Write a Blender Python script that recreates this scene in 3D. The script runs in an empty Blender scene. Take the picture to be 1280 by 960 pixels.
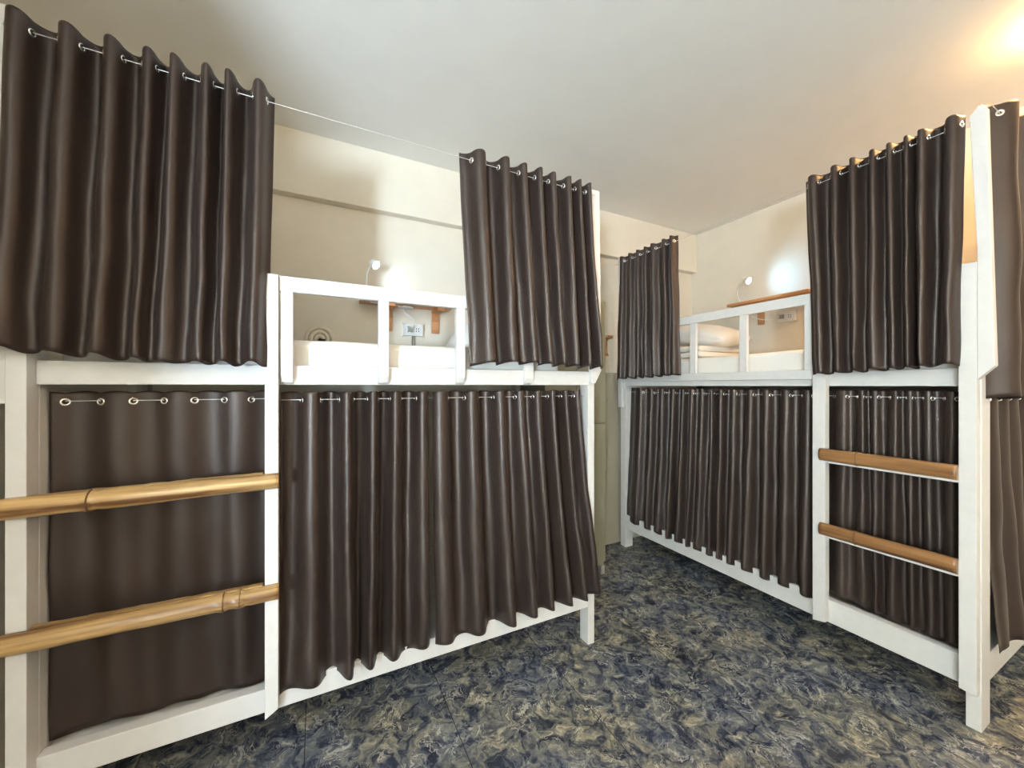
import bpy, bmesh, math, random
from mathutils import Vector, Matrix, Quaternion
from mathutils import noise as mnoise
PI = math.pi
C = bpy.context.scene.collection
S = bpy.context.scene

# ------------------------------------------------------------------ materials
def mat(name):
    m = bpy.data.materials.new(name); m.use_nodes = True
    nt = m.node_tree; b = nt.nodes['Principled BSDF']
    return m, nt, b
def N(nt, typ, **kw):
    n = nt.nodes.new(typ)
    for k, v in kw.items():
        if k in n.inputs: n.inputs[k].default_value = v
        else: setattr(n, k, v)
    return n
def coords(nt, scale=(1, 1, 1), loc=(0, 0, 0), kind='Object'):
    if kind == 'World':
        t = nt.nodes.new('ShaderNodeNewGeometry'); out = t.outputs['Position']
    else:
        t = nt.nodes.new('ShaderNodeTexCoord'); out = t.outputs[kind]
    m = nt.nodes.new('ShaderNodeMapping'); m.inputs['Scale'].default_value = scale; m.inputs['Location'].default_value = loc
    nt.links.new(out, m.inputs['Vector']); return m.outputs['Vector']
def ramp(nt, fac, stops):
    r = nt.nodes.new('ShaderNodeValToRGB'); e = r.color_ramp.elements
    while len(e) < len(stops): e.new(.5)
    for i, (p, c) in enumerate(stops):
        e[i].position = p; e[i].color = (c[0], c[1], c[2], 1)
    nt.links.new(fac, r.inputs['Fac']); return r.outputs['Color']
def bump(nt, b, h, strength=.2, dist=.002):
    n = nt.nodes.new('ShaderNodeBump'); n.inputs['Strength'].default_value = strength; n.inputs['Distance'].default_value = dist
    nt.links.new(h, n.inputs['Height']); nt.links.new(n.outputs['Normal'], b.inputs['Normal'])
def simple(name, col, rough=.5, metal=0, bscale=60, bstr=.1, var=.06, stretch=(1, 1, 1)):
    m, nt, b = mat(name)
    v = coords(nt, stretch)
    n = N(nt, 'ShaderNodeTexNoise', Scale=bscale, Detail=4.0); nt.links.new(v, n.inputs['Vector'])
    c2 = tuple(x * (1 - var) for x in col)
    nt.links.new(ramp(nt, n.outputs['Fac'], [(.3, c2), (.7, col)]), b.inputs['Base Color'])
    b.inputs['Roughness'].default_value = rough; b.inputs['Metallic'].default_value = metal
    if bstr: bump(nt, b, n.outputs['Fac'], bstr)
    return m
def emit(name, col, power):
    m, nt, b = mat(name)
    b.inputs['Base Color'].default_value = (*col, 1)
    b.inputs['Emission Color'].default_value = (*col, 1); b.inputs['Emission Strength'].default_value = power
    return m

M = {}
M['white'] = simple('white_paint', (.74, .715, .69), .38, bscale=25, bstr=.12, var=.05, stretch=(1, 1, 1))
M['wall'] = simple('cream_wall', (.79, .73, .62), .75, bscale=9, bstr=.15, var=.04)
M['ceiling'] = simple('ceiling_paint', (.88, .86, .81), .8, bscale=5, bstr=.06, var=.03)
M['metal'] = simple('chrome', (.82, .80, .78), .22, 1, bstr=0, var=.02)
M['wire'] = simple('coated_wire', (.75, .74, .72), .35, .6, bstr=0)
M['dark'] = simple('hole_shade', (.012, .010, .010), .8, bstr=0)  # near-black colour standing for the shade inside small holes
M['plastic'] = simple('white_plastic', (.82, .82, .80), .3, bscale=200, bstr=.02, var=.01)
M['greyplastic'] = simple('grey_plastic', (.35, .36, .33), .4, bstr=0)
M['sheet'] = simple('white_sheet', (.84, .81, .75), .85, bscale=14, bstr=.35, var=.03)
M['towel'] = simple('towel_cloth', (.78, .70, .56), .95, bscale=260, bstr=.8, var=.15)
M['pillow'] = simple('pillow_cotton', (.84, .82, .78), .85, bscale=9, bstr=.6, var=.04)
M['cabinet'] = simple('cabinet_laminate', (.30, .30, .22), .22, bscale=4, bstr=.04, var=.08)
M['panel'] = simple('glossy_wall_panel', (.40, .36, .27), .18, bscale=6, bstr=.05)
M['board'] = simple('plywood_base', (.30, .25, .19), .7, bscale=20, var=.2)
M['led'] = emit('led_white', (.75, .88, 1), 22)
M['bulb'] = emit('warm_bulb', (1, .66, .30), 1)

def satin():
    m, nt, b = mat('brown_satin')
    v = coords(nt, (900, 900, 900))
    w = N(nt, 'ShaderNodeTexNoise', Scale=1.0, Detail=2.0); nt.links.new(v, w.inputs['Vector'])
    v2 = coords(nt, (5, 5, 1.4))
    n = N(nt, 'ShaderNodeTexNoise', Scale=1.0, Detail=3.0); nt.links.new(v2, n.inputs['Vector'])
    nt.links.new(ramp(nt, n.outputs['Fac'], [(.3, (.019, .0115, .009)), (.7, (.030, .019, .0155))]), b.inputs['Base Color'])
    b.inputs['Roughness'].default_value = .455
    b.inputs['Specular IOR Level'].default_value = .68
    b.inputs['Specular Tint'].default_value = (1, .86, .79, 1)
    b.inputs['Sheen Weight'].default_value = .04
    b.inputs['Sheen Roughness'].default_value = .4
    b.inputs['Sheen Tint'].default_value = (.9, .75, .70, 1)
    bump(nt, b, w.outputs['Fac'], .12, .0005)
    return m
M['satin'] = satin()

def wood(name, c1, c2, axis='X', rough=.35, scale=1.0):
    m, nt, b = mat(name)
    st = {'X': (2.5, 48, 48), 'Y': (48, 2.5, 48)}[axis]
    v = coords(nt, tuple(s * scale for s in st))
    n = N(nt, 'ShaderNodeTexNoise', Scale=1.0, Detail=5.0, Distortion=.6); nt.links.new(v, n.inputs['Vector'])
    v2 = coords(nt, tuple(s * scale * .35 for s in st))
    n2 = N(nt, 'ShaderNodeTexNoise', Scale=1.0, Detail=2.0); nt.links.new(v2, n2.inputs['Vector'])
    add = N(nt, 'ShaderNodeMath', operation='MULTIPLY_ADD'); add.inputs[1].default_value = .5
    nt.links.new(n.outputs['Fac'], add.inputs[0])
    hf = N(nt, 'ShaderNodeMath', operation='MULTIPLY'); hf.inputs[1].default_value = .5
    nt.links.new(n2.outputs['Fac'], hf.inputs[0]); nt.links.new(hf.outputs[0], add.inputs[2])
    mid = tuple((a + d) / 2 for a, d in zip(c1, c2))
    nt.links.new(ramp(nt, add.outputs[0], [(.38, c1), (.48, mid), (.60, c2)]), b.inputs['Base Color'])
    b.inputs['Roughness'].default_value = rough
    bump(nt, b, n.outputs['Fac'], .15, .001)
    return m
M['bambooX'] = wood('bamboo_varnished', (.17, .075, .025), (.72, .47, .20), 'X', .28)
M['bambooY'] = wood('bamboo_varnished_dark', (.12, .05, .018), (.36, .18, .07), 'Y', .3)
M['bamboo_node'] = simple('bamboo_node', (.20, .10, .045), .4, bscale=80, var=.4)
M['pineX'] = wood('pine_shelf', (.50, .22, .09), (.72, .38, .18), 'X', .4)
M['pineY'] = wood('pine_shelf_dark', (.42, .19, .08), (.62, .33, .15), 'Y', .4)

def floor_mat():
    m, nt, b = mat('marbled_floor_tile')
    pos = coords(nt, (1, 1, 1), kind='World')
    # warp
    w = N(nt, 'ShaderNodeTexNoise', Scale=7.0, Detail=4.0); nt.links.new(pos, w.inputs['Vector'])
    sub = N(nt, 'ShaderNodeVectorMath', operation='SUBTRACT'); sub.inputs[1].default_value = (.5, .5, .5)
    nt.links.new(w.outputs['Color'], sub.inputs[0])
    sc = N(nt, 'ShaderNodeVectorMath', operation='SCALE'); sc.inputs['Scale'].default_value = .22
    nt.links.new(sub.outputs[0], sc.inputs[0])
    ad = N(nt, 'ShaderNodeVectorMath', operation='ADD'); nt.links.new(pos, ad.inputs[0]); nt.links.new(sc.outputs[0], ad.inputs[1])
    a = N(nt, 'ShaderNodeTexNoise', Scale=18.0, Detail=7.0, Roughness=.62, Distortion=.8); nt.links.new(ad.outputs[0], a.inputs['Vector'])
    base = ramp(nt, a.outputs['Fac'], [(.30, (.014, .018, .034)), (.42, (.045, .053, .078)), (.50, (.12, .13, .14)), (.60, (.25, .24, .20)), (.72, (.56, .52, .41))])
    # thin cream veins: ridge of a second noise
    c = N(nt, 'ShaderNodeTexNoise', Scale=15.0, Detail=5.0, Distortion=1.4); nt.links.new(ad.outputs[0], c.inputs['Vector'])
    s1 = N(nt, 'ShaderNodeMath', operation='SUBTRACT'); s1.inputs[1].default_value = .5; nt.links.new(c.outputs['Fac'], s1.inputs[0])
    s2 = N(nt, 'ShaderNodeMath', operation='ABSOLUTE'); nt.links.new(s1.outputs[0], s2.inputs[0])
    vein = ramp(nt, s2.outputs[0], [(0.0, (.75, .75, .75)), (.030, (0, 0, 0))])
    msk = N(nt, 'ShaderNodeTexNoise', Scale=9.0, Detail=2.0); nt.links.new(pos, msk.inputs['Vector'])
    mk = ramp(nt, msk.outputs['Fac'], [(.42, (0, 0, 0)), (.62, (1, 1, 1))])
    mm = N(nt, 'ShaderNodeMath', operation='MULTIPLY'); nt.links.new(vein, mm.inputs[0]); nt.links.new(mk, mm.inputs[1])
    mx = N(nt, 'ShaderNodeMix', data_type='RGBA'); nt.links.new(mm.outputs[0], mx.inputs[0]); nt.links.new(base, mx.inputs[6]); mx.inputs[7].default_value = (.70, .66, .56, 1)
    # blue / warm drift
    d = N(nt, 'ShaderNodeTexNoise', Scale=3.5, Detail=2.0); nt.links.new(pos, d.inputs['Vector'])
    tint = ramp(nt, d.outputs['Fac'], [(.38, (.88, .92, 1.06)), (.62, (1.06, 1.0, .90))])
    mt = N(nt, 'ShaderNodeMix', data_type='RGBA', blend_type='MULTIPLY'); mt.inputs[0].default_value = 1
    nt.links.new(mx.outputs[2], mt.inputs[6]); nt.links.new(tint, mt.inputs[7])
    # grout
    sx = N(nt, 'ShaderNodeSeparateXYZ'); nt.links.new(pos, sx.inputs[0])
    masks = []
    for ax, off, per in (('X', .04 + 5.3, .53), ('Y', -.29 + 4.77, 1.59)):
        o = N(nt, 'ShaderNodeMath', operation='ADD'); o.inputs[1].default_value = off; nt.links.new(sx.outputs[ax], o.inputs[0])
        q = N(nt, 'ShaderNodeMath', operation='MODULO'); q.inputs[1].default_value = per; nt.links.new(o.outputs[0], q.inputs[0])
        l = N(nt, 'ShaderNodeMath', operation='LESS_THAN'); l.inputs[1].default_value = .0028; nt.links.new(q.outputs[0], l.inputs[0]); masks.append(l)
    gm = N(nt, 'ShaderNodeMath', operation='MAXIMUM'); nt.links.new(masks[0].outputs[0], gm.inputs[0]); nt.links.new(masks[1].outputs[0], gm.inputs[1])
    mg = N(nt, 'ShaderNodeMix', data_type='RGBA'); nt.links.new(gm.outputs[0], mg.inputs[0]); nt.links.new(mt.outputs[2], mg.inputs[6]); mg.inputs[7].default_value = (.02, .022, .03, 1)
    nt.links.new(mg.outputs[2], b.inputs['Base Color'])
    b.inputs['Roughness'].default_value = .24
    b.inputs['Specular IOR Level'].default_value = .45
    inv = N(nt, 'ShaderNodeMath', operation='MULTIPLY_ADD'); inv.inputs[1].default_value = -1.0
    nt.links.new(gm.outputs[0], inv.inputs[0]); nt.links.new(a.outputs['Fac'], inv.inputs[2])
    bump(nt, b, inv.outputs[0], .25, .002)
    return m
M['floor'] = floor_mat()

# ------------------------------------------------------------------ geometry helpers
def link(name, bm, m, parent=None, loc=None, smooth=False):
    """bm is in world coordinates; loc is the object's origin in world coordinates."""
    o_loc = Vector(loc) if loc is not None else Vector((0, 0, 0))
    if parent is not None and loc is None:
        o_loc = Vector(parent['_w'])
    bmesh.ops.translate(bm, verts=bm.verts, vec=-o_loc)
    bmesh.ops.recalc_face_normals(bm, faces=bm.faces)
    me = bpy.data.meshes.new(name); bm.to_mesh(me); bm.free()
    ms = m if isinstance(m, (list, tuple)) else [m]
    for x in ms: me.materials.append(x)
    if smooth: me.shade_smooth()
    o = bpy.data.objects.new(name, me); C.objects.link(o)
    if parent is not None:
        o.parent = parent; o.location = o_loc - Vector(parent['_w'])
    else: o.location = o_loc
    o['_w'] = list(o_loc)
    return o
def empty(name, loc):
    o = bpy.data.objects.new(name, None); C.objects.link(o); o.location = loc; o['_w'] = list(loc); o.empty_display_size = .1
    return o
def tag(o, label, cat, group=None):
    o['label'] = label; o['category'] = cat
    if group: o['group'] = group
    return o
def box(bm, x0, x1, y0, y1, z0, z1, bev=.002, mi=0):
    t = bmesh.new()
    bmesh.ops.create_cube(t, size=1)
    bmesh.ops.scale(t, vec=(x1 - x0, y1 - y0, z1 - z0), verts=t.verts)
    bmesh.ops.translate(t, vec=((x0 + x1) / 2, (y0 + y1) / 2, (z0 + z1) / 2), verts=t.verts)
    if bev: bmesh.ops.bevel(t, geom=t.edges[:], offset=bev, segments=2, affect='EDGES', profile=.5)
    merge(bm, t, mi)
def merge(bm, t, mi=0):
    vm = [bm.verts.new(v.co) for v in t.verts]
    t.verts.index_update()
    for f in t.faces:
        nf = bm.faces.new([vm[v.index] for v in f.verts]); nf.material_index = mi; nf.smooth = f.smooth
    t.free()
def prism(bm, poly, axis, a0, a1, bev=.0015, mi=0):
    """poly: 2D outline; axis 'Y': poly is (x,z) extruded over y; axis 'X': poly is (y,z) extruded over x."""
    t = bmesh.new()
    f = (lambda p, a: (p[0], a, p[1])) if axis == 'Y' else (lambda p, a: (a, p[0], p[1]))
    A = [t.verts.new(f(p, a0)) for p in poly]; B = [t.verts.new(f(p, a1)) for p in poly]
    t.faces.new(A); t.faces.new(list(reversed(B)))
    n = len(poly)
    for i in range(n): t.faces.new([A[i], B[i], B[(i + 1) % n], A[(i + 1) % n]])
    bmesh.ops.recalc_face_normals(t, faces=t.faces)
    if bev: bmesh.ops.bevel(t, geom=t.edges[:], offset=bev, segments=1, affect='EDGES')
    merge(bm, t, mi)
def tube(bm, pts, r, n=8, mi=0, cap=True):
    pts = [Vector(p) for p in pts]
    rings = []
    for i, p in enumerate(pts):
        d = (pts[min(i + 1, len(pts) - 1)] - pts[max(i - 1, 0)]).normalized()
        u = d.cross(Vector((0, 0, 1)))
        if u.length < .05: u = d.cross(Vector((0, 1, 0)))
        u.normalize(); w = d.cross(u)
        rr = r[i] if isinstance(r, (list, tuple)) else r
        rings.append([bm.verts.new(p + (u * math.cos(2 * PI * k / n) + w * math.sin(2 * PI * k / n)) * rr) for k in range(n)])
    for a, b in zip(rings, rings[1:]):
        for k in range(n):
            f = bm.faces.new([a[k], a[(k + 1) % n], b[(k + 1) % n], b[k]]); f.smooth = True; f.material_index = mi
    if cap:
        bm.faces.new(list(reversed(rings[0]))).material_index = mi; bm.faces.new(rings[-1]).material_index = mi
def spline(pts, k=8):
    P = [Vector(p) for p in pts]; P = [P[0]] + P + [P[-1]]; out = []
    for i in range(1, len(P) - 2):
        for j in range(k):
            t = j / k; a, b, c, d = P[i - 1], P[i], P[i + 1], P[i + 2]
            out.append(.5 * ((2 * b) + (c - a) * t + (2 * a - 5 * b + 4 * c - d) * t * t + (3 * b - a - 3 * c + d) * t ** 3))
    out.append(P[-2]); return out
def struct(name, bm, m, smooth=False):
    o = link(name, bm, m, smooth=smooth); o['kind'] = 'structure'; return o

# ------------------------------------------------------------------ room shell
X0, X1, Y0, Y1, ZC = -2.6, 3.27, -2.1, 2.55, 2.80
bm = bmesh.new(); box(bm, X0 - .1, X1 + .1, Y0 - .1, Y1 + .1, -.12, 0, 0); struct('floor', bm, M['floor'])
bm = bmesh.new(); box(bm, X0 - .1, X1 + .1, Y0 - .1, Y1 + .1, ZC, ZC + .12, 0); struct('ceiling', bm, M['ceiling'])
bm = bmesh.new(); box(bm, X0, X1 + .1, Y1, Y1 + .1, 0, ZC, 0); struct('wall_back', bm, M['wall'])
bm = bmesh.new(); box(bm, X1, X1 + .1, Y0, Y1, 0, ZC, 0); struct('wall_right', bm, M['wall'])
bm = bmesh.new(); box(bm, -1.20, X1, 2.49, Y1, 2.437, ZC, .003); struct('trim_beam', bm, M['wall'])
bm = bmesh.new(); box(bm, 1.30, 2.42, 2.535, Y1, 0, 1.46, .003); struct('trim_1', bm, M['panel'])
# the room is wider behind the viewpoint; a tall window stands in that far corner
WX0, WX1, WZ0, WZ1 = -2.26, -1.86, .45, 2.15
bm = bmesh.new()
for a, b, c, d in ((X0 - .1, WX0, 0, ZC), (WX1, X1 + .1, 0, ZC), (WX0, WX1, 0, WZ0), (WX0, WX1, WZ1, ZC)):
    box(bm, a, b, Y0 - .50, Y0, c, d, 0)  # unseen wall deepened so the reveal keeps daylight off the right bunk
struct('wall_front', bm, M['wall'])
bm = bmesh.new()
for a, b, c, d in ((WX0, WX0 + .02, WZ0, WZ1), (WX1 - .02, WX1, WZ0, WZ1), (WX0, WX1, WZ0, WZ0 + .03), (WX0, WX1, WZ1 - .03, WZ1)):
    box(bm, a, b, Y0 - .48, Y0 - .44, c, d)
struct('window_1', bm, M['white'])
bm = bmesh.new(); box(bm, X0 - .1, X0, Y0, -.2, 0, ZC, 0); box(bm, X0 - .1, -1.15, -.2, Y1, 0, ZC, 0); struct('wall_left', bm, M['wall'])
# partition between this bunk and the next one on the left
bm = bmesh.new(); box(bm, -1.02, -.83, 1.66, Y1, 0, 1.9, .003); struct('wall_partition', bm, M['wall'])

# ------------------------------------------------------------------ bunk on the left
XL, XR_ = -.757, 1.30
def chamfer_post(bm, x0, x1, y0, y1, z0, z1, cut):
    # outline in (y,z): the foot leans back towards the rail
    prism(bm, [(y0, z0 + cut), (y1, z0), (y1, z1), (y0, z1)], 'X', x0, x1)
bed = tag(empty('bunk_bed', (.27, 2.08, 0)), 'white wooden bunk bed along the back wall with bright bamboo rungs at its left end', 'bunk bed', 'white wooden bunk beds')
def part(name, fn, m, parent=bed, smooth=False):
    b = bmesh.new(); fn(b); return link(name, b, m, parent, smooth=smooth)
part('post', lambda b: (box(b, -.757, -.7165, 1.56, 1.616, 0, 1.448), box(b, -.757, -.7165, 1.6165, 1.665, 0, 1.448)), M['white'])
part('curtain_post', lambda b: box(b, -.795, -.7575, 1.575, 1.62, 1.30, 2.40), M['white'])
part('ladder_post', lambda b: prism(b, [(-.158, .20), (-.118, .225), (-.118, 1.737), (-.158, 1.737)], 'Y', 1.56, 1.60), M['white'])
part('post', lambda b: box(b, 1.259, 1.30, 1.60, 1.668, 0, 1.42), M['white'])
part('curtain_post', lambda b: prism(b, [(1.262, 1.362), (1.285, 1.362), (1.325, 1.43), (1.312, 2.36), (1.262, 2.36)], 'Y', 1.572, 1.60), M['white'])
part('post', lambda b: box(b, -.757, -.7165, 2.42, 2.485, 0, 1.42), M['white'])
part('post', lambda b: box(b, 1.259, 1.30, 2.42, 2.485, 0, 1.42), M['white'])
part('side_rail', lambda b: box(b, -.7165, 1.259, 1.60, 1.64, 1.353, 1.423), M['white'])
part('side_rail', lambda b: box(b, -.7165, 1.259, 1.60, 1.64, .198, .280), M['white'])
part('side_rail', lambda b: box(b, -.7165, 1.259, 2.44, 2.48, 1.353, 1.423), M['white'])
part('side_rail', lambda b: box(b, -.7165, 1.259, 2.44, 2.48, .205, .288), M['white'])
for zz in ((1.353, 1.423), (.205, .288)):
    part('end_rail', lambda b: box(b, 1.262, 1.298, 1.668, 2.42, *zz), M['white'])
    part('end_rail', lambda b: box(b, -.755, -.7195, 1.668, 2.42, *zz), M['white'])
part('bed_base', lambda b: box(b, -.7165, 1.259, 1.641, 2.44, 1.365, 1.39), M['board'])
part('bed_base', lambda b: box(b, -.7165, 1.259, 1.641, 2.44, .235, .262), M['white'])
part('guard_rail', lambda b: box(b, -.117, 1.262, 1.573, 1.60, 1.683, 1.737), M['white'])
for xa, xb in ((-.112, -.074), (.217, .256), (.536, .575), (.874, .918)):
    part('guard_post', lambda b: prism(b, [(1.573, 1.385), (1.585, 1.362), (1.5995, 1.355), (1.5995, 1.683), (1.573, 1.683)], 'X', xa, xb), M['white'])

def rung_left(z, zl, nodes, seed):
    rnd = random.Random(seed)
    b = bmesh.new()
    xs = [-1.06 + i * (.945 / 60) for i in range(61)]
    rings = []
    for x in xs:
        t = (x + 1.06) / .945
        zz = zl + (z - zl) * t + .0025 * mnoise.noise(Vector((x * 5, seed, 0)))
        h = .027 + .003 * (1 - t) + .001 * mnoise.noise(Vector((x * 9, seed, 3)))
        for nx in nodes: h += .0035 * math.exp(-((x - nx) / .007) ** 2) - .002 * math.exp(-((x - nx - .014) / .008) ** 2)
        ring = []
        for k in range(11):
            a = -PI / 2 + PI * k / 10
            ring.append(b.verts.new((x, 1.5585 - h * 1.15 * math.cos(a), zz + h * math.sin(a))))
        rings.append(ring)
    for p, q in zip(rings, rings[1:]):
        for k in range(10):
            f = b.faces.new([p[k], p[k + 1], q[k + 1], q[k]]); f.smooth = True
        b.faces.new([p[10], p[0], q[0], q[10]])
    b.faces.new(rings[0]); b.faces.new(list(reversed(rings[-1])))
    r = link('ladder_rung', b, M['bambooX'], bed)
    b = bmesh.new()
    nn = 26; rr = []
    for i in range(nn + 1):
        x = -.712 + i * (.548 / nn)
        zz = zl + (z - zl) * ((x + 1.06) / .945) + .010
        jag = .004 * mnoise.noise(Vector((x * 30, seed, 1)))
        rr.append([b.verts.new((x, 1.5595, zz - .022)), b.verts.new((x, 1.5595, zz + .019 + jag)), b.verts.new((x, 1.583, zz + .019 + jag)), b.verts.new((x, 1.596, zz + .008)), b.verts.new((x, 1.596, zz - .022))])
    for p, q in zip(rr, rr[1:]):
        for k in range(5): b.faces.new([p[k], p[(k + 1) % 5], q[(k + 1) % 5], q[k]])
    b.faces.new(rr[0]); b.faces.new(list(reversed(rr[-1])))
    s = link('inner_lip', b, M['bambooX'], r)
    for nx in nodes:
        b = bmesh.new(); n = 11; A = []
        t = (nx + 1.06) / .945; zz = zl + (z - zl) * t
        h = .0325 + .003 * (1 - t)
        for dx in (-.0012, .0012):
            A.append([b.verts.new((nx + dx, 1.5585 - h * 1.15 * math.cos(-PI / 2 + PI * k / 10), zz + h * math.sin(-PI / 2 + PI * k / 10))) for k in range(11)])
        for k in range(10): b.faces.new([A[0][k], A[0][k + 1], A[1][k + 1], A[1][k]]).smooth = True
        b.faces.new(A[0] ); b.faces.new(list(reversed(A[1])))
        link('bamboo_node', b, M['bamboo_node'], r)
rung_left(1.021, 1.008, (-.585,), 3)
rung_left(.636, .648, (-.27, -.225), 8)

# ------------------------------------------------------------------ bunk on the right
XB = 2.30
bed2 = tag(empty('bunk_bed', (2.78, 1.48, 0)), 'white wooden bunk bed along the right wall with darker bamboo rungs near the photo edge', 'bunk bed', 'white wooden bunk beds')
P2 = lambda name, fn, m=M['white'], smooth=False: part(name, fn, m, bed2, smooth)
P2('post', lambda b: box(b, 2.30, 2.40, .500, .5415, 0, 1.42))
P2('post_facing', lambda b: prism(b, [(.5035, .150), (.551, .158), (.551, 1.827), (.5035, 1.827)], 'X', 2.26, 2.2995))
P2('curtain_post', lambda b: prism(b, [(.503, 1.372), (.459, 1.425), (.480, 2.408), (.500, 2.425), (.523, 2.395), (.5030, 1.85)], 'X', 2.262, 2.298))
P2('ladder_post', lambda b: prism(b, [(.997, .168), (1.052, .155), (1.052, 1.827), (.997, 1.827)], 'X', 2.26, 2.2995))
P2('post', lambda b: box(b, 2.30, 2.38, 2.425, 2.485, 0, 1.42))
P2('curtain_post', lambda b: box(b, 2.272, 2.299, 2.445, 2.485, 1.17, 2.42))
P2('post', lambda b: box(b, 3.18, 3.265, .500, .5415, 0, 1.42))
P2('post', lambda b: box(b, 3.18, 3.265, 2.425, 2.485, 0, 1.42))
P2('side_rail', lambda b: box(b, 2.30, 2.34, .5415, 2.425, 1.348, 1.42))
P2('side_rail', lambda b: box(b, 2.30, 2.34, .5415, 2.425, .158, .272))
P2('side_rail', lambda b: box(b, 3.225, 3.265, .5415, 2.425, 1.348, 1.42))
P2('side_rail', lambda b: box(b, 3.225, 3.265, .5415, 2.425, .158, .272))
for zz in ((1.348, 1.42), (.158, .272)):
    P2('end_rail', lambda b: box(b, 2.40, 3.18, .506, .54, *zz))
    P2('end_rail', lambda b: box(b, 2.38, 3.18, 2.43, 2.47, *zz))
P2('bed_base', lambda b: box(b, 2.341, 3.225, .5415, 2.425, 1.365, 1.39), M['board'])
P2('bed_base', lambda b: box(b, 2.341, 3.225, .5415, 2.425, .20, .225))
P2('guard_rail', lambda b: box(b, 2.275, 2.2995, 1.052, 2.42, 1.772, 1.827))
P2('guard_rail', lambda b: box(b, 2.275, 2.2995, 1.052, 2.445, 1.383, 1.432))
for ya, yb in ((1.056, 1.098), (1.400, 1.445), (1.745, 1.79), (2.08, 2.125)):
    P2('guard_post', lambda b: box(b, 2.278, 2.2995, ya, yb, 1.432, 1.772))
def rung_right(z, node, seed):
    b = bmesh.new(); rings = []
    for i in range(41):
        y = .5515 + i * (1.018 - .5515) / 40; h = .031 + .0008 * mnoise.noise(Vector((y * 9, seed, 0)))
        h += .0025 * math.exp(-((y - node) / .006) ** 2)
        rings.append([b.verts.new((2.2590 - h * .62 * math.cos(-PI / 2 + PI * k / 10), y, z + h * math.sin(-PI / 2 + PI * k / 10) + .002 * mnoise.noise(Vector((y * 4, seed, 2))))) for k in range(11)])
    for p, q in zip(rings, rings[1:]):
        for k in range(10): b.faces.new([p[k], p[k + 1], q[k + 1], q[k]]).smooth = True
        b.faces.new([p[10], p[0], q[0], q[10]])
    b.faces.new(rings[0]); b.faces.new(list(reversed(rings[-1])))
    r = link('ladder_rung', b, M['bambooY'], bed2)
    b = bmesh.new(); h = .0345; A = []
    for dy in (-.002, .002):
        A.append([b.verts.new((2.2590 - h * .62 * math.cos(-PI / 2 + PI * k / 10), node + dy, z + h * math.sin(-PI / 2 + PI * k / 10))) for k in range(11)])
    for k in range(10): b.faces.new([A[0][k], A[0][k + 1], A[1][k + 1], A[1][k]]).smooth = True
    b.faces.new(A[0]); b.faces.new(list(reversed(A[1])))
    link('bamboo_node', b, M['bamboo_node'], r)
    o = P2('rung_batten', lambda bb: box(bb, 2.2595, 2.285, .5515, .997, z - .040, z + .02))
rung_right(1.006, .87, 2); rung_right(.634, .875, 6)

# ------------------------------------------------------------------ mattresses and bedding
def soft_box(name, x0, x1, y0, y1, z0, z1, m, r=.03, puff=.006, seed=1, seg=24):
    t = bmesh.new(); bmesh.ops.create_cube(t, size=1)
    bmesh.ops.scale(t, vec=(x1 - x0, y1 - y0, z1 - z0), verts=t.verts)
    bmesh.ops.translate(t, vec=((x0 + x1) / 2, (y0 + y1) / 2, (z0 + z1) / 2), verts=t.verts)
    bmesh.ops.bevel(t, geom=t.edges[:], offset=r, segments=4, affect='EDGES', profile=.5)
    for ax, a0, a1, n in ((0, x0, x1, max(2, int((x1 - x0) / .07))), (1, y0, y1, max(2, int((y1 - y0) / .07)))):
        for i in range(1, n):
            co = [0, 0, 0]; co[ax] = a0 + (a1 - a0) * i / n; no = [0, 0, 0]; no[ax] = 1
            bmesh.ops.bisect_plane(t, geom=t.verts[:] + t.edges[:] + t.faces[:], plane_co=co, plane_no=no)
    for v in t.verts:
        n_ = mnoise.noise(v.co * 4 + Vector((seed, 0, 0))) + .5 * mnoise.noise(v.co * 11)
        if v.co.z > z0 + .01: v.co.z += puff * n_
        v.co += Vector((1, 1, 0)) * puff * .3 * mnoise.noise(v.co * 7)
    for f in t.faces: f.smooth = True
    b = bmesh.new(); merge(b, t)
    return b
G = 'foam mattresses in white sheets'
o = link('mattress', soft_box('m', -.70, 1.13, 1.665, 2.43, 1.391, 1.527, M['sheet']), M['sheet'], loc=(.2, 2.05, 1.391))
tag(o, 'cream sheeted mattress on top deck of the left bunk, seen through its guard rail', 'mattress')
o = link('mattress', soft_box('m', 2.35, 3.215, .56, 2.41, 1.391, 1.545, M['sheet'], seed=5), M['sheet'], loc=(2.78, 1.5, 1.391))
tag(o, 'cream sheeted mattress on top deck of the right bunk, carrying a plump pillow', 'mattress')

def pillow(w, l, h, seed, nx=26, ny=20):
    """cushion around the origin, lying flat"""
    b = bmesh.new(); top = []; bot = []
    for j in range(ny + 1):
        rt = []; rb = []
        for i in range(nx + 1):
            u = -1 + 2 * i / nx; v = -1 + 2 * j / ny
            e = (max(0, 1 - abs(u) ** 2.6) * max(0, 1 - abs(v) ** 2.6)) ** .5
            px = u * w / 2 * (1 - .07 * (1 - abs(u)) * 0 - .06 * v * v * abs(u)); py = v * l / 2 * (1 - .06 * u * u * abs(v))
            n_ = .14 * mnoise.noise(Vector((u * 1.6, v * 1.6, seed))) + .07 * mnoise.noise(Vector((u * 5, v * 5, seed)))
            z = h / 2 * e * (1 + n_)
            vt = b.verts.new((px, py, z)); rt.append(vt)
            rb.append(vt if i in (0, nx) or j in (0, ny) else b.verts.new((px, py, -h / 2 * e * .8)))
        top.append(rt); bot.append(rb)
    for g in (top, bot):
        for j in range(ny):
            for i in range(nx):
                b.faces.new([g[j][i], g[j][i + 1], g[j + 1][i + 1], g[j + 1][i]]).smooth = True
    return b
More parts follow.
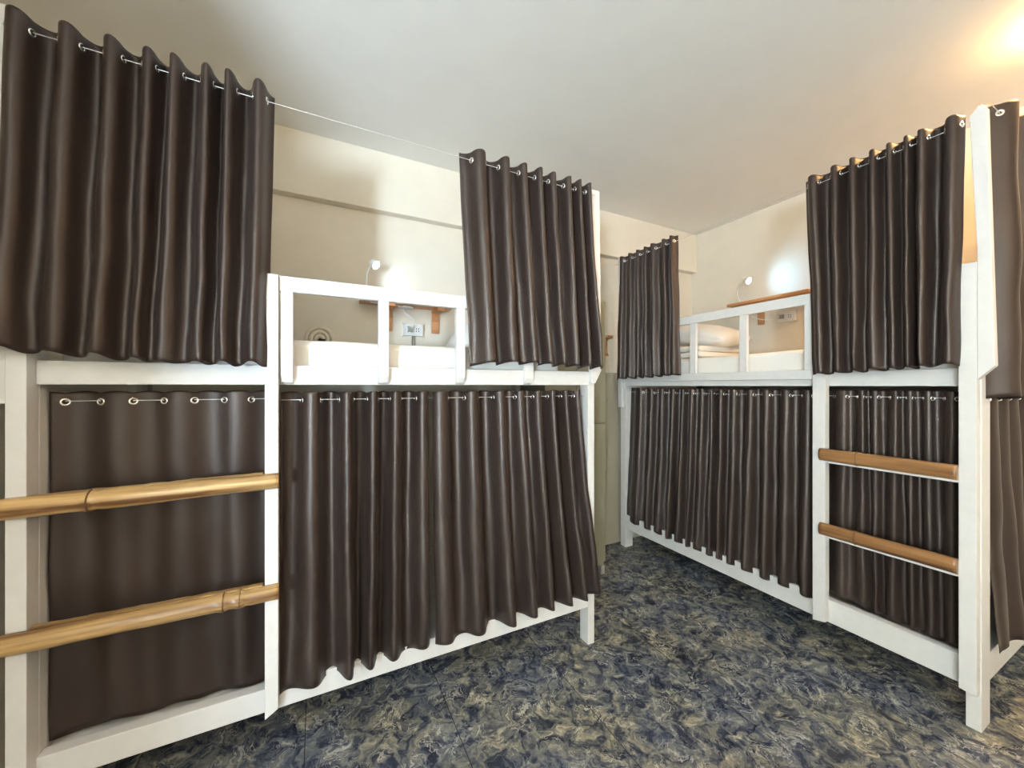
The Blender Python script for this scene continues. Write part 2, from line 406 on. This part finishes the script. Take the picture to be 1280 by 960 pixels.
def place(bm, loc, rx=0, ry=0, rz=0):
    bmesh.ops.transform(bm, matrix=Matrix.Translation(loc) @ Matrix.Rotation(rz, 4, 'Z') @ Matrix.Rotation(ry, 4, 'Y') @ Matrix.Rotation(rx, 4, 'X'), verts=bm.verts)
    return bm
# left bunk: pillow propped at the right end
tag(link('pillow', place(pillow(.46, .36, .17, 2), (.93, 2.30, 1.70), 0, math.radians(-36), 0), M['pillow'], loc=(.985, 2.26, 1.535)),
    'pale pillow propped beyond the small wall shelf, half hidden by the left bunk curtain', 'pillow')
# right bunk: folded blanket with a pillow on top
def folded(x0, x1, y0, y1, z0, layers, th, seed):
    b = bmesh.new()
    for k in range(layers):
        d = .008 * k
        s = soft_box('f', x0 + d, x1 - d, y0 + d * 1.5, y1 - d, z0 + k * th, z0 + (k + 1) * th - .002, None, r=th * .42, puff=.004, seed=seed + k)
        merge(b, s)
    return b
tag(link('folded_blanket', folded(2.44, 3.02, 1.83, 2.37, 1.556, 2, .045, 4), M['sheet'], loc=(2.7, 2.05, 1.547)),
    'folded cream blanket under the plump pillow on the right bunk', 'blanket')
tag(link('pillow', place(pillow(.46, .64, .20, 7), (2.74, 2.06, 1.742), math.radians(10), math.radians(-4), math.radians(4)), M['pillow'], loc=(2.74, 2.06, 1.64)),
    'plump cream pillow lying on a folded blanket behind the right guard rail', 'pillow')
# rolled towel
def roll(cx, y0, y1, cz, r0, turns, th):
    b = bmesh.new(); n = int(turns * 22); prev = None
    def ring(rad, a): return (cx + rad * math.cos(a), cz + rad * math.sin(a))
    seq = []
    for i in range(n + 1):
        a = i / 22 * 2 * PI; rr = .012 + (r0 - .012) * i / n
        seq.append((a, rr))
    for i in range(len(seq) - 1):
        (a, r1), (a2, r2) = seq[i], seq[i + 1]
        def pt(a, r, y, dy=0): x, z = ring(r, a); return b.verts.new((x, y, z))
        q = []
        cell = []
        for (aa, rr) in ((a, r1), (a2, r2)):
            cell.append([pt(aa, rr - th / 2, y0 + .004), pt(aa, rr, y0 - .003), pt(aa, rr + th / 2, y0 + .004), pt(aa, rr + th / 2, y1), pt(aa, rr - th / 2, y1)])
        p, q = cell
        for k in range(5): b.faces.new([p[k], p[(k + 1) % 5], q[(k + 1) % 5], q[k]]).smooth = True
    bmesh.ops.remove_doubles(b, verts=b.verts, dist=.0001)
    return b
tag(link('rolled_towel', roll(.02, 2.19, 2.40, 1.588, .068, 2.6, .019), M['towel'], loc=(.02, 2.3, 1.522)),
    'tan towel rolled into a spiral, resting on the left bunk mattress', 'towel')

# ------------------------------------------------------------------ shelves, sockets, reading lamps
# left shelf on the back wall
sh = tag(empty('wall_shelf', (.52, 2.55, 1.86)), 'small orange pine shelf on the back wall above the two-gang socket', 'shelf', 'small pine wall shelves')
part('board', lambda b: box(b, .235, .80, 2.37, 2.549, 1.857, 1.879), M['pineX'], sh)
for xa in (.385, .69):
    br = part('bracket', lambda b: prism(b, [(2.549, 1.70), (2.549, 1.8565), (2.40, 1.8565), (2.40, 1.832), (2.525, 1.832), (2.525, 1.70)], 'X', xa, xa + .045), M['pineX'], sh)
    for zz in (1.735, 1.80):
        b = bmesh.new(); tube(b, [(xa + .0225, 2.5252, zz), (xa + .0225, 2.521, zz)], .005, 8); link('screw', b, M['greyplastic'], br)
# right shelf on the right wall
sh2 = tag(empty('wall_shelf', (3.27, 1.74, 2.02)), 'small brown pine shelf on the right wall, level with the right guard rail top', 'shelf', 'small pine wall shelves')
part('board', lambda b: box(b, 3.07, 3.269, 1.455, 2.055, 2.008, 2.03), M['pineY'], sh2)
for ya in (1.50, 1.86):
    br = part('bracket', lambda b: prism(b, [(3.269, 1.85), (3.269, 2.0075), (3.12, 2.0075), (3.12, 1.983), (3.245, 1.983), (3.245, 1.85)], 'Y', ya, ya + .045), M['pineY'], sh2)
# sockets
def socket(name, base, d, side, label):
    """base: centre on the wall; d: outward unit; side: unit along the wall to the viewer's right"""
    d = Vector(d); s = Vector(side); up = Vector((0, 0, 1)); c = Vector(base)
    def blk(bm, cx, cz, w, h, t0, t1, bev):
        t = bmesh.new(); bmesh.ops.create_cube(t, size=1)
        for v in t.verts:
            v.co = c + s * (cx + v.co.x * w) + up * (cz + v.co.z * h) + d * ((t0 + t1) / 2 + v.co.y * (t1 - t0))
        if bev: bmesh.ops.bevel(t, geom=t.edges[:], offset=bev, segments=2, affect='EDGES')
        merge(bm, t)
    e = tag(empty(name, tuple(c)), label, 'socket', 'white wall sockets')
    b = bmesh.new(); blk(b, 0, 0, .122, .076, .0005, .026, .006); link('plate', b, M['plastic'], e)
    for k in (-.026, .026):
        b = bmesh.new(); blk(b, k, 0, .036, .052, .0262, .029, .001); g = link('outlet', b, M['plastic'], e)
        b = bmesh.new()
        for q in (-1, 1):
            for z_ in (.008, -.008): blk(b, k + q * .0075, z_, .005, .009, .0291, .0295, 0)
        link('slots', b, M['dark'], g)
    b = bmesh.new()
    blk(b, -.026, .0, .022, .028, .0296, .058, .004); return e, b
e, b = socket('power_outlet', (.565, 2.549, 1.713), (0, -1, 0), (1, 0, 0), 'white two-gang wall socket under the shelf behind the left guard rail')
link('plug', b, M['greyplastic'], e)
# conduit hanging from the left socket
b = bmesh.new(); tube(b, [(.560, 2.5375, 1.6745), (.560, 2.5375, 1.53)], .004, 8); tube(b, [(.574, 2.5375, 1.6745), (.574, 2.5375, 1.53)], .004, 8)
link('supply_cord', b, M['greyplastic'], e)
e2, b = socket('power_outlet', (3.269, 1.685, 1.885), (-1, 0, 0), (0, -1, 0), 'white two-gang wall socket behind the right guard rail, below the pine shelf')
link('plug', b, M['greyplastic'], e2)

def reading_lamp(clip, neck, head_dir, cable, label, axis, coil=None):
    e = tag(empty('reading_lamp', clip), label, 'lamp', 'clip-on reading lamps')
    cx, cy, cz = clip
    b = bmesh.new()
    box(b, cx - .022, cx + .022, cy - .022, cy + .022, cz - .033, cz - .022, .003)
    box(b, cx - .020, cx + .020, cy - .020, cy + .020, cz + .001, cz + .014, .003)
    if axis == 'X': box(b, cx - .030, cx - .0225, cy - .012, cy + .012, cz - .033, cz + .014, .002)
    else: box(b, cx - .012, cx + .012, cy + .0225, cy + .030, cz - .033, cz + .014, .002)
    link('clip', b, M['greyplastic'], e)
    pts = spline(neck, 8); b = bmesh.new(); tube(b, pts, .005, 8); link('gooseneck', b, M['plastic'], e, smooth=False)
    end = Vector(neck[-1]); d = Vector(head_dir).normalized()
    b = bmesh.new(); tube(b, [end - d * .012, end - d * .008, end + d * .022, end + d * .030], [.008, .018, .026, .026], 16)
    h = link('lamp_head', b, M['plastic'], e)
    b = bmesh.new(); tube(b, [end + d * .0302, end + d * .034], [.025, .022], 16); link('led_lens', b, M['led'], h)
    if cable:
        b = bmesh.new(); tube(b, spline(cable, 8), .003, 6); link('cable', b, M['plastic'], e)
    if coil:
        b = bmesh.new()
        (qx, qy, qz) = coil
        pts = [(qx + .045 * math.cos(a / 10 * 2 * PI) * (1 + .05 * math.sin(a)), qy + .022 * math.sin(a / 10 * 2 * PI), qz - .0012 * (a % 7)) for a in range(31)]
        tube(b, spline(pts, 3), .003, 6); link('cable_coil', b, M['plastic'], e)
    return end, d
L1e, L1d = reading_lamp((.262, 2.405, 1.879), [(.262, 2.405, 1.893), (.262, 2.404, 1.95), (.268, 2.40, 2.02), (.295, 2.385, 2.075)],
    (.55, -.45, -.55), [(.262, 2.43, 1.85), (.40, 2.44, 1.846), (.475, 2.45, 1.842), (.50, 2.47, 1.81), (.545, 2.46, 1.77), (.555, 2.475, 1.735), (.54, 2.50, 1.715)], 'slim reading lamp clipped to the left end of the orange shelf, lit', 'X', (.50, 2.46, 1.846))
L2e, L2d = reading_lamp((3.16, 1.995, 2.03), [(3.16, 1.995, 2.045), (3.13, 2.00, 2.10), (3.075, 1.96, 2.16), (3.02, 1.865, 2.185)],
    (.0, -.80, -.45), [(3.17, 1.97, 2.003), (3.16, 1.93, 1.94), (3.17, 1.86, 1.888), (3.20, 1.78, 1.872), (3.215, 1.722, 1.885)], 'slim reading lamp on the right wall shelf throwing bluish light on the wall', 'Y')
def spot(e, d, power, col, size=1.9):
    l = bpy.data.lights.new('reading_light', 'SPOT'); l.energy = power; l.color = col; l.spot_size = size; l.spot_blend = 1; l.shadow_soft_size = .02
    o = bpy.data.objects.new('reading_light', l); C.objects.link(o); o.location = e + d * .045
    o.rotation_mode = 'QUATERNION'; o.rotation_quaternion = d.to_track_quat('-Z', 'Y')
spot(L1e, Vector((.80, .42, -.25)).normalized(), 1.0, (.55, .80, 1), 1.9)
spot(L2e, Vector((.62, -.78, .08)).normalized(), 3.6, (.32, .66, 1), 2.2)

# wooden hook between the bunks
b = bmesh.new(); prism(b, [(2.549, 1.60), (2.549, 1.765), (2.46, 1.765), (2.46, 1.745), (2.525, 1.738), (2.525, 1.63), (2.505, 1.60)], 'X', 2.150, 2.195)
tag(link('wooden_bracket', b, M['pineY'], loc=(2.17, 2.54, 1.60)), 'little brown wooden bracket on the wall beside the far curtain', 'bracket')

# cabinet past the end of the left bunk
cb = tag(empty('cabinet', (1.58, 2.34, 0)), 'tall glossy grey-green cabinet standing in the gap past the left bunk', 'cabinet')
part('carcass', lambda b: box(b, 1.335, 1.85, 2.168, 2.545, .06, 1.955), M['cabinet'], cb)
part('door', lambda b: box(b, 1.337, 1.592, 2.150, 2.167, .09, 1.95), M['cabinet'], cb)
dr = part('door', lambda b: box(b, 1.595, 1.848, 2.150, 2.167, 1.085, 1.95), M['cabinet'], cb)
dr2 = part('door', lambda b: box(b, 1.595, 1.848, 2.150, 2.167, .09, 1.080), M['cabinet'], cb)
for x in (1.345, 1.815):
    part('foot', lambda b: box(b, x, x + .03, 2.155, 2.20, 0, .0595), M['wire'], cb)
    part('foot', lambda b: box(b, x, x + .03, 2.49, 2.535, 0, .0595), M['wire'], cb)

# ------------------------------------------------------------------ curtains
GROMMET = {}
def grommet_mesh(R, r, disc):
    k = (R, r, disc)
    if k in GROMMET: return GROMMET[k]
    b = bmesh.new(); n1, n2 = 18, 8
    V = [[b.verts.new(((R + r * math.cos(2 * PI * j / n2)) * math.cos(2 * PI * i / n1), (R + r * math.cos(2 * PI * j / n2)) * math.sin(2 * PI * i / n1), r * .7 * math.sin(2 * PI * j / n2))) for j in range(n2)] for i in range(n1)]
    for i in range(n1):
        for j in range(n2):
            b.faces.new([V[i][j], V[(i + 1) % n1][j], V[(i + 1) % n1][(j + 1) % n2], V[i][(j + 1) % n2]]).smooth = True
    if disc:  # dark disc paints the shade of the hole; the fabric is uncut
        for s in (-1, 1):
            d = [b.verts.new(((R - r * .6) * math.cos(2 * PI * i / n1), (R - r * .6) * math.sin(2 * PI * i / n1), s * r * .25)) for i in range(n1)]
            b.faces.new(d).material_index = 1
    bmesh.ops.recalc_face_normals(b, faces=b.faces)
    me = bpy.data.meshes.new('grommet'); b.to_mesh(me); b.free(); me.materials.append(M['metal']); me.materials.append(M['dark'])
    GROMMET[k] = me; return me

def curtain(label, group, along, depth0, controls, ztop, zbot, amp, bottom=None, billow=0, seed=0, grom=(.0085, .0042, True), amp_b=None, drift=.012, zb_fn=None, steep=.42, side=None, head=.038, warp=0, nv=56):
    """along 'X': fabric runs along x, faces -Y.  along 'Y': runs along y, faces -X.
    controls: list of (s, phase/pi) at the header; phase 0.5, 2.5 .. are folds towards the room."""
    rnd = random.Random(seed)
    amp_b = amp_b or amp
    s0, s1 = controls[0][0], controls[-1][0]
    sgn = 1 if s1 > s0 else -1
    b0, b1 = bottom if bottom else (s0, s1)
    fmin, fmax = controls[0][1], controls[-1][1]
    nf = fmax - fmin
    nu = int(nf * 12) + 2
    drifts = [rnd.uniform(-1, 1) for _ in range(int(abs(fmax) + 4))]
    amps = [rnd.uniform(.72, 1.15) for _ in range(int(abs(fmax) + 6))]
    ampsb = [rnd.uniform(.55, 1.25) for _ in range(int(abs(fmax) + 6))]
    def lin(f):
        for (sa, fa), (sb, fb) in zip(controls, controls[1:]):
            if f <= fb + 1e-9:
                t = (f - fa) / (fb - fa); return sa + (sb - sa) * t, (sb - sa) / (fb - fa)
        return s1, 0
    def tab(T, f):
        i = max(0, int(math.floor(f / 2 + 1))); t = f / 2 + 1 - i
        t = t * t * (3 - 2 * t)
        return T[i] * (1 - t) + T[i + 1] * t
    def pos(f, v):
        s, k = lin(f)
        s -= steep * k / (2 * PI) * math.sin(2 * PI * f) * (1 - .25 * v)
        u = (s - s0) / (s1 - s0)
        s = s + ((b0 + (b1 - b0) * u) - s) * (v ** 1.15)
        edge = min(1, 4 * min(f - fmin, fmax - f) / max(nf, .1) + .15)
        s += drift * tab(drifts, f) * v ** 1.3 * edge
        A = (amp * tab(amps, f) * (1 - v) + amp_b * tab(ampsb, f) * v)
        w = math.sin(PI * f) - .02 * math.sin(3 * PI * f)
        off = A * w
        off += A * .22 * v * mnoise.noise(Vector((f * 1.1 + seed, v * 2.6, seed)))
        off += .010 * mnoise.noise(Vector((s * 7 + seed, v * 3.0, 2.0))) * min(1, v * 3)
        # pinches and creases low down
        off += .006 * mnoise.noise(Vector((f * .9 + seed, v * 7.0, 5.0))) * v
        s += .006 * mnoise.noise(Vector((f * .8, v * 4.0, seed + 9.0))) * v
        off += billow * (v ** 1.4) + warp * math.sin(PI * v)
        zb = zb_fn(u) if zb_fn else zbot
        z = ztop + (zb - ztop) * v
        if v > .9: z += .010 * (v - .9) * 10 * math.sin(PI * f + .6) * .6 + .008 * (v - .9) * 10 * mnoise.noise(Vector((f, seed, 1)))
        if v < .06: z += (-.006 + .006 * abs(w)) * (1 - v / .06)
        return Vector((s, depth0 - off, z)) if along == 'X' else Vector((depth0 - off, s, z))
    org = pos((fmin + fmax) / 2, 0)
    b = bmesh.new(); G_ = []
    vs = [0, .008, .02, .04, .06] + [.06 + .94 * (i / nv) for i in range(1, nv + 1)]
    for v in vs:
        G_.append([b.verts.new(pos(fmin + nf * i / nu, v)) for i in range(nu + 1)])
    for p, q in zip(G_, G_[1:]):
        for i in range(nu): b.faces.new([p[i], p[i + 1], q[i + 1], q[i]]).smooth = True
    o = link('curtain', b, M['satin'], loc=org)
    sm = o.modifiers.new('thickness', 'SOLIDIFY'); sm.thickness = .0016; sm.offset = 0
    tag(o, label, 'curtain', group)
    h = ztop - (zb_fn(0) if zb_fn else zbot)
    vg = head / h
    me = grommet_mesh(*grom)
    k = math.ceil(fmin + .08)
    while k <= fmax - .08:
        p = pos(k, vg); t1 = pos(k + .04, vg) - pos(k - .04, vg); t2 = pos(k, vg + .02) - pos(k, max(0, vg - .02))
        n = t1.cross(t2).normalized()
        g = bpy.data.objects.new('grommet', me); C.objects.link(g); g.parent = o; g.location = p - org
        g.rotation_mode = 'QUATERNION'; g.rotation_quaternion = n.to_track_quat('Z', 'Y'); k += 1
    return o
def from_peaks(s0, peaks, s1, f0=None, f1=None):
    """phase controls with a fold (0.5, 2.5, ...) at each listed place"""
    c = [(p, .5 + 2 * i) for i, p in enumerate(peaks)]
    if f0 is None: f0 = max(-.55, .5 - 2 * (peaks[0] - s0) / (peaks[1] - peaks[0]))
    if f1 is None: f1 = c[-1][1] + min(1.05, 2 * (s1 - peaks[-1]) / (peaks[-1] - peaks[-2]))
    c = [(s0, min(f0, .3))] + c + [(s1, max(f1, c[-1][1] + .2))]
    sh = 2 if c[0][1] < 0 else 0
    return [(s, f + sh) for s, f in c]

GC = 'brown satin bunk curtains'
ZW = 2.362
# upper left, near
curtain('long brown satin curtain over the bamboo rung end, uppermost at far left', None, 'X', 1.545,
    from_peaks(-.762, [-.722, -.622, -.531, -.449, -.389, -.308, -.252, -.170], -.130), 2.362, 1.43, .040, bottom=(-.795, -.150), billow=.012, seed=11, amp_b=.022,
    zb_fn=lambda u: 1.452 - .03 * min(1, u * 1.6), grom=(.0085, .0035, True))
# upper left, at the bunk's right end
curtain('gathered brown satin curtain above the right end of the left bunk', None, 'X', 1.540,
    from_peaks(.548, [.625, .745, .838, .919, .992, 1.082, 1.142, 1.205], 1.232), 2.351, 1.45, .034, bottom=(.590, 1.303), billow=.010, seed=23, amp_b=.032, drift=.02,
    zb_fn=lambda u: 1.437 + .02 * math.sin(u * 5) * .5 + .012 * u, grom=(.0095, .0045, False))
# lower left behind the ladder (almost flat)
g = [-.603, -.526, -.450, -.370, -.288, -.208]
c = [(-.712, -1.4)] + [(s, float(i)) for i, s in enumerate(g)] + [(-.160, 5.55)]
c = [(s, f + 4) for s, f in c]
curtain('nearly flat brown satin curtain behind the bright bamboo ladder rungs', None, 'X', 1.660, c, 1.333, .29, .012, bottom=(-.714, -.161), billow=-.004, seed=5,
    amp_b=.011, drift=.02, grom=(.0095, .0032, True), head=.030, steep=.25, zb_fn=lambda u: .285 - .012 * u)
# lower left, middle
curtain('brown satin curtain hanging right of the ladder under the left bunk deck', None, 'X', 1.625,
    from_peaks(-.112, [-.014, .108, .202, .288, .400], .434, f0=-.9), 1.328, .27, .038, bottom=(-.112, .424), billow=.055, seed=31, amp_b=.044, grom=(.0095, .0034, True), head=.030, drift=.015,
    zb_fn=lambda u: .262 + .02 * u)
curtain('brown satin curtain under the left bunk deck, at its corridor end', None, 'X', 1.625,
    from_peaks(.444, [.480, .622, .762, .868, .961, 1.043, 1.120, 1.200], 1.236), 1.328, .27, .033, bottom=(.440, 1.325), billow=.062, seed=44, amp_b=.040, grom=(.0095, .0034, True), head=.030, drift=.015,
    zb_fn=lambda u: .272 + .012 * u)
# right bunk, lower far
pk = [2.295, 2.17, 2.069, 1.967, 1.878, 1.815, 1.732, 1.655, 1.594, 1.514, 1.409, 1.320, 1.215, 1.109]
curtain('wide dark curtain hanging under the right bunk deck left of its ladder', None, 'Y', 2.335,
    from_peaks(2.415, pk, 1.062), 1.330, .24, .026, bottom=(2.43, 1.058), billow=.045, seed=52, amp_b=.030, grom=(.0095, .0034, True), head=.032, drift=.015,
    zb_fn=lambda u: .236 + .012 * u)
curtain('dark curtain behind the brown bamboo rungs of the right bunk', None, 'Y', 2.360,
    from_peaks(1.040, [.965, .889, .844, .768, .721, .665, .599], .556), 1.330, .24, .012, bottom=(1.035, .556), billow=.016, seed=63, amp_b=.018, grom=(.008, .003, True), head=.032, drift=.02,
    zb_fn=lambda u: .292 - .018 * u)
# right bunk, upper
curtain('dark satin curtain above the ladder of the right bunk, tallest on that side', None, 'Y', 2.235,
    from_peaks(1.082, [1.035, .938, .87, .798, .744, .688, .648, .558], .527), ZW + .042, 1.43, .028, bottom=(1.045, .545), billow=.006, seed=71, amp_b=.026, grom=(.0085, .0042, False), drift=.012,
    zb_fn=lambda u: 1.405 + .028 * u)
curtain('short dark curtain at the far corner of the right bunk beside the back wall', None, 'Y', 2.235,
    from_peaks(2.445, [2.39, 2.30, 2.215, 2.14, 2.07, 1.965, 1.90], 1.868), ZW + .042, 1.43, .022, bottom=(2.470, 1.835), billow=.010, seed=83, amp_b=.022, grom=(.0085, .0042, False), drift=.012,
    zb_fn=lambda u: 1.405 + .02 * u)
# near end of the right bunk
curtain('dark curtain on the short end of the right bunk, at the photo edge, upper', None, 'X', .470,
    from_peaks(2.320, [2.415, 2.58, 2.73, 2.88, 3.03], 3.18), ZW + .090, 1.30, .045, bottom=(2.315, 3.19), billow=.0, seed=91, amp_b=.04, grom=(.009, .0045, False), drift=.01,
    zb_fn=lambda u: 1.300)
curtain('dark curtain on the short end of the right bunk, lower, above its end rail', None, 'X', .520,
    from_peaks(2.425, [2.50, 2.64, 2.78, 2.92, 3.05], 3.16), 1.335, .27, .022, bottom=(2.425, 3.16), billow=.045, seed=97, amp_b=.014, grom=(.009, .0035, True), drift=.01,
    zb_fn=lambda u: .285)

# wires the curtains hang on
def wire(a, b_, label, sag=.004):
    pts = [Vector(a).lerp(Vector(b_), i / 16) - Vector((0, 0, sag * 4 * (i / 16) * (1 - i / 16))) for i in range(17)]
    b = bmesh.new(); tube(b, pts, .0014, 6)
    tag(link('curtain_wire', b, M['wire'], loc=tuple((Vector(a) + Vector(b_)) / 2)), label, 'wire', 'thin curtain wires')
wire((-.757, 1.545, 2.325), (1.262, 1.541, 2.313), 'thin wire under the ceiling carrying both upper curtains of the left bunk')
wire((-.7155, 1.660, 1.303), (-.05, 1.660, 1.303), 'short wire behind the left ladder holding the nearly flat lower curtain', .001)
wire((-.117, 1.625, 1.298), (1.258, 1.625, 1.298), 'thin wire below the left bunk deck carrying the two gathered lower curtains', .001)
wire((2.235, .500, ZW), (2.235, 2.489, ZW), 'thin wire carrying the two upper curtains of the right bunk')
wire((2.360, .551, 1.298), (2.360, 1.06, 1.298), 'short wire behind the right ladder holding the lower curtain there', .001)
wire((2.335, 1.052, 1.298), (2.335, 2.424, 1.298), 'thin wire below the right bunk deck carrying its wide lower curtain', .001)
wire((2.29, .470, ZW + .050), (3.269, .470, ZW + .050), 'thin wire across the short near end of the right bunk')
wire((2.401, .520, 1.300), (3.179, .520, 1.300), 'thin wire low across the short end of the right bunk, inside its posts', .001)

# ------------------------------------------------------------------ ceiling lamp and added fill
def bulb(name, x, y, label, watts, col, r=.05, sq=1):
    e = tag(empty(name, (x, y, ZC)), label, 'lamp')
    b = bmesh.new(); tube(b, [(x, y, ZC - .0005), (x, y, ZC - .016)], [r * 1.08, r * 1.08], 32); link('lamp_base', b, M['plastic'], e)
    t = bmesh.new(); bmesh.ops.create_uvsphere(t, u_segments=20, v_segments=12, radius=r)
    bmesh.ops.bisect_plane(t, geom=t.verts[:] + t.edges[:] + t.faces[:], plane_co=(0, 0, 0), plane_no=(0, 0, 1), clear_outer=True)
    for v in t.verts: v.co.z *= sq
    bmesh.ops.translate(t, verts=t.verts, vec=(x, y, ZC - .0165)); b = bmesh.new(); merge(b, t)
    area = 1.25 * PI * r * r
    link('bulb', b, emit(name + '_glow', col, watts / (area * PI)), e, smooth=True)
bulb('ceiling_lamp_or_fill', 2.62, .32, 'round warm flush lamp on the ceiling above the near end of the right bunk', 19, (1, .58, .23), .10, .4)
bulb('ceiling_lamp_or_fill', 1.1, -1.6, 'added unseen round warm fill lamp on the ceiling behind the viewpoint', 22, (1, .68, .38), .12, .4)  # added out of view as warm fill, no known lamp here

# daylight coming in through the tall window
l = bpy.data.lights.new('window_daylight', 'AREA'); l.shape = 'RECTANGLE'; l.size = WX1 - WX0 - .04; l.size_y = WZ1 - WZ0 - .06; l.energy = 680; l.color = (.64, .82, 1)
o = bpy.data.objects.new('window_daylight', l); C.objects.link(o); o.location = ((WX0 + WX1) / 2, Y0 - .43, (WZ0 + WZ1) / 2)
o.rotation_mode = 'QUATERNION'; o.rotation_quaternion = Vector((0, .42, .90)).to_track_quat('-Z', 'Z')

w = bpy.data.worlds.new('World'); S.world = w; w.use_nodes = True
w.node_tree.nodes['Background'].inputs[0].default_value = (.6, .75, 1, 1); w.node_tree.nodes['Background'].inputs[1].default_value = .6

# ------------------------------------------------------------------ camera
cam = bpy.data.cameras.new('Camera'); co = bpy.data.objects.new('Camera', cam); C.objects.link(co)
cam.sensor_fit = 'HORIZONTAL'; cam.sensor_width = 36; cam.lens = 480 / 1280 * 36; cam.clip_start = .02
cam.shift_y = 2 / 1280
co.location = (0, 0, 1.35)
a = math.atan2(.454, .891)
co.rotation_euler = (PI / 2, 0, -a)
S.camera = co
for ob in bpy.data.objects:
    if '_w' in ob: del ob['_w']
S.view_settings.view_transform = 'Standard'; S.view_settings.look = 'None'; S.view_settings.gamma = 1; S.view_settings.use_curve_mapping = False
S.view_settings.exposure = .47
S.cycles.max_bounces = 8; S.cycles.diffuse_bounces = 5
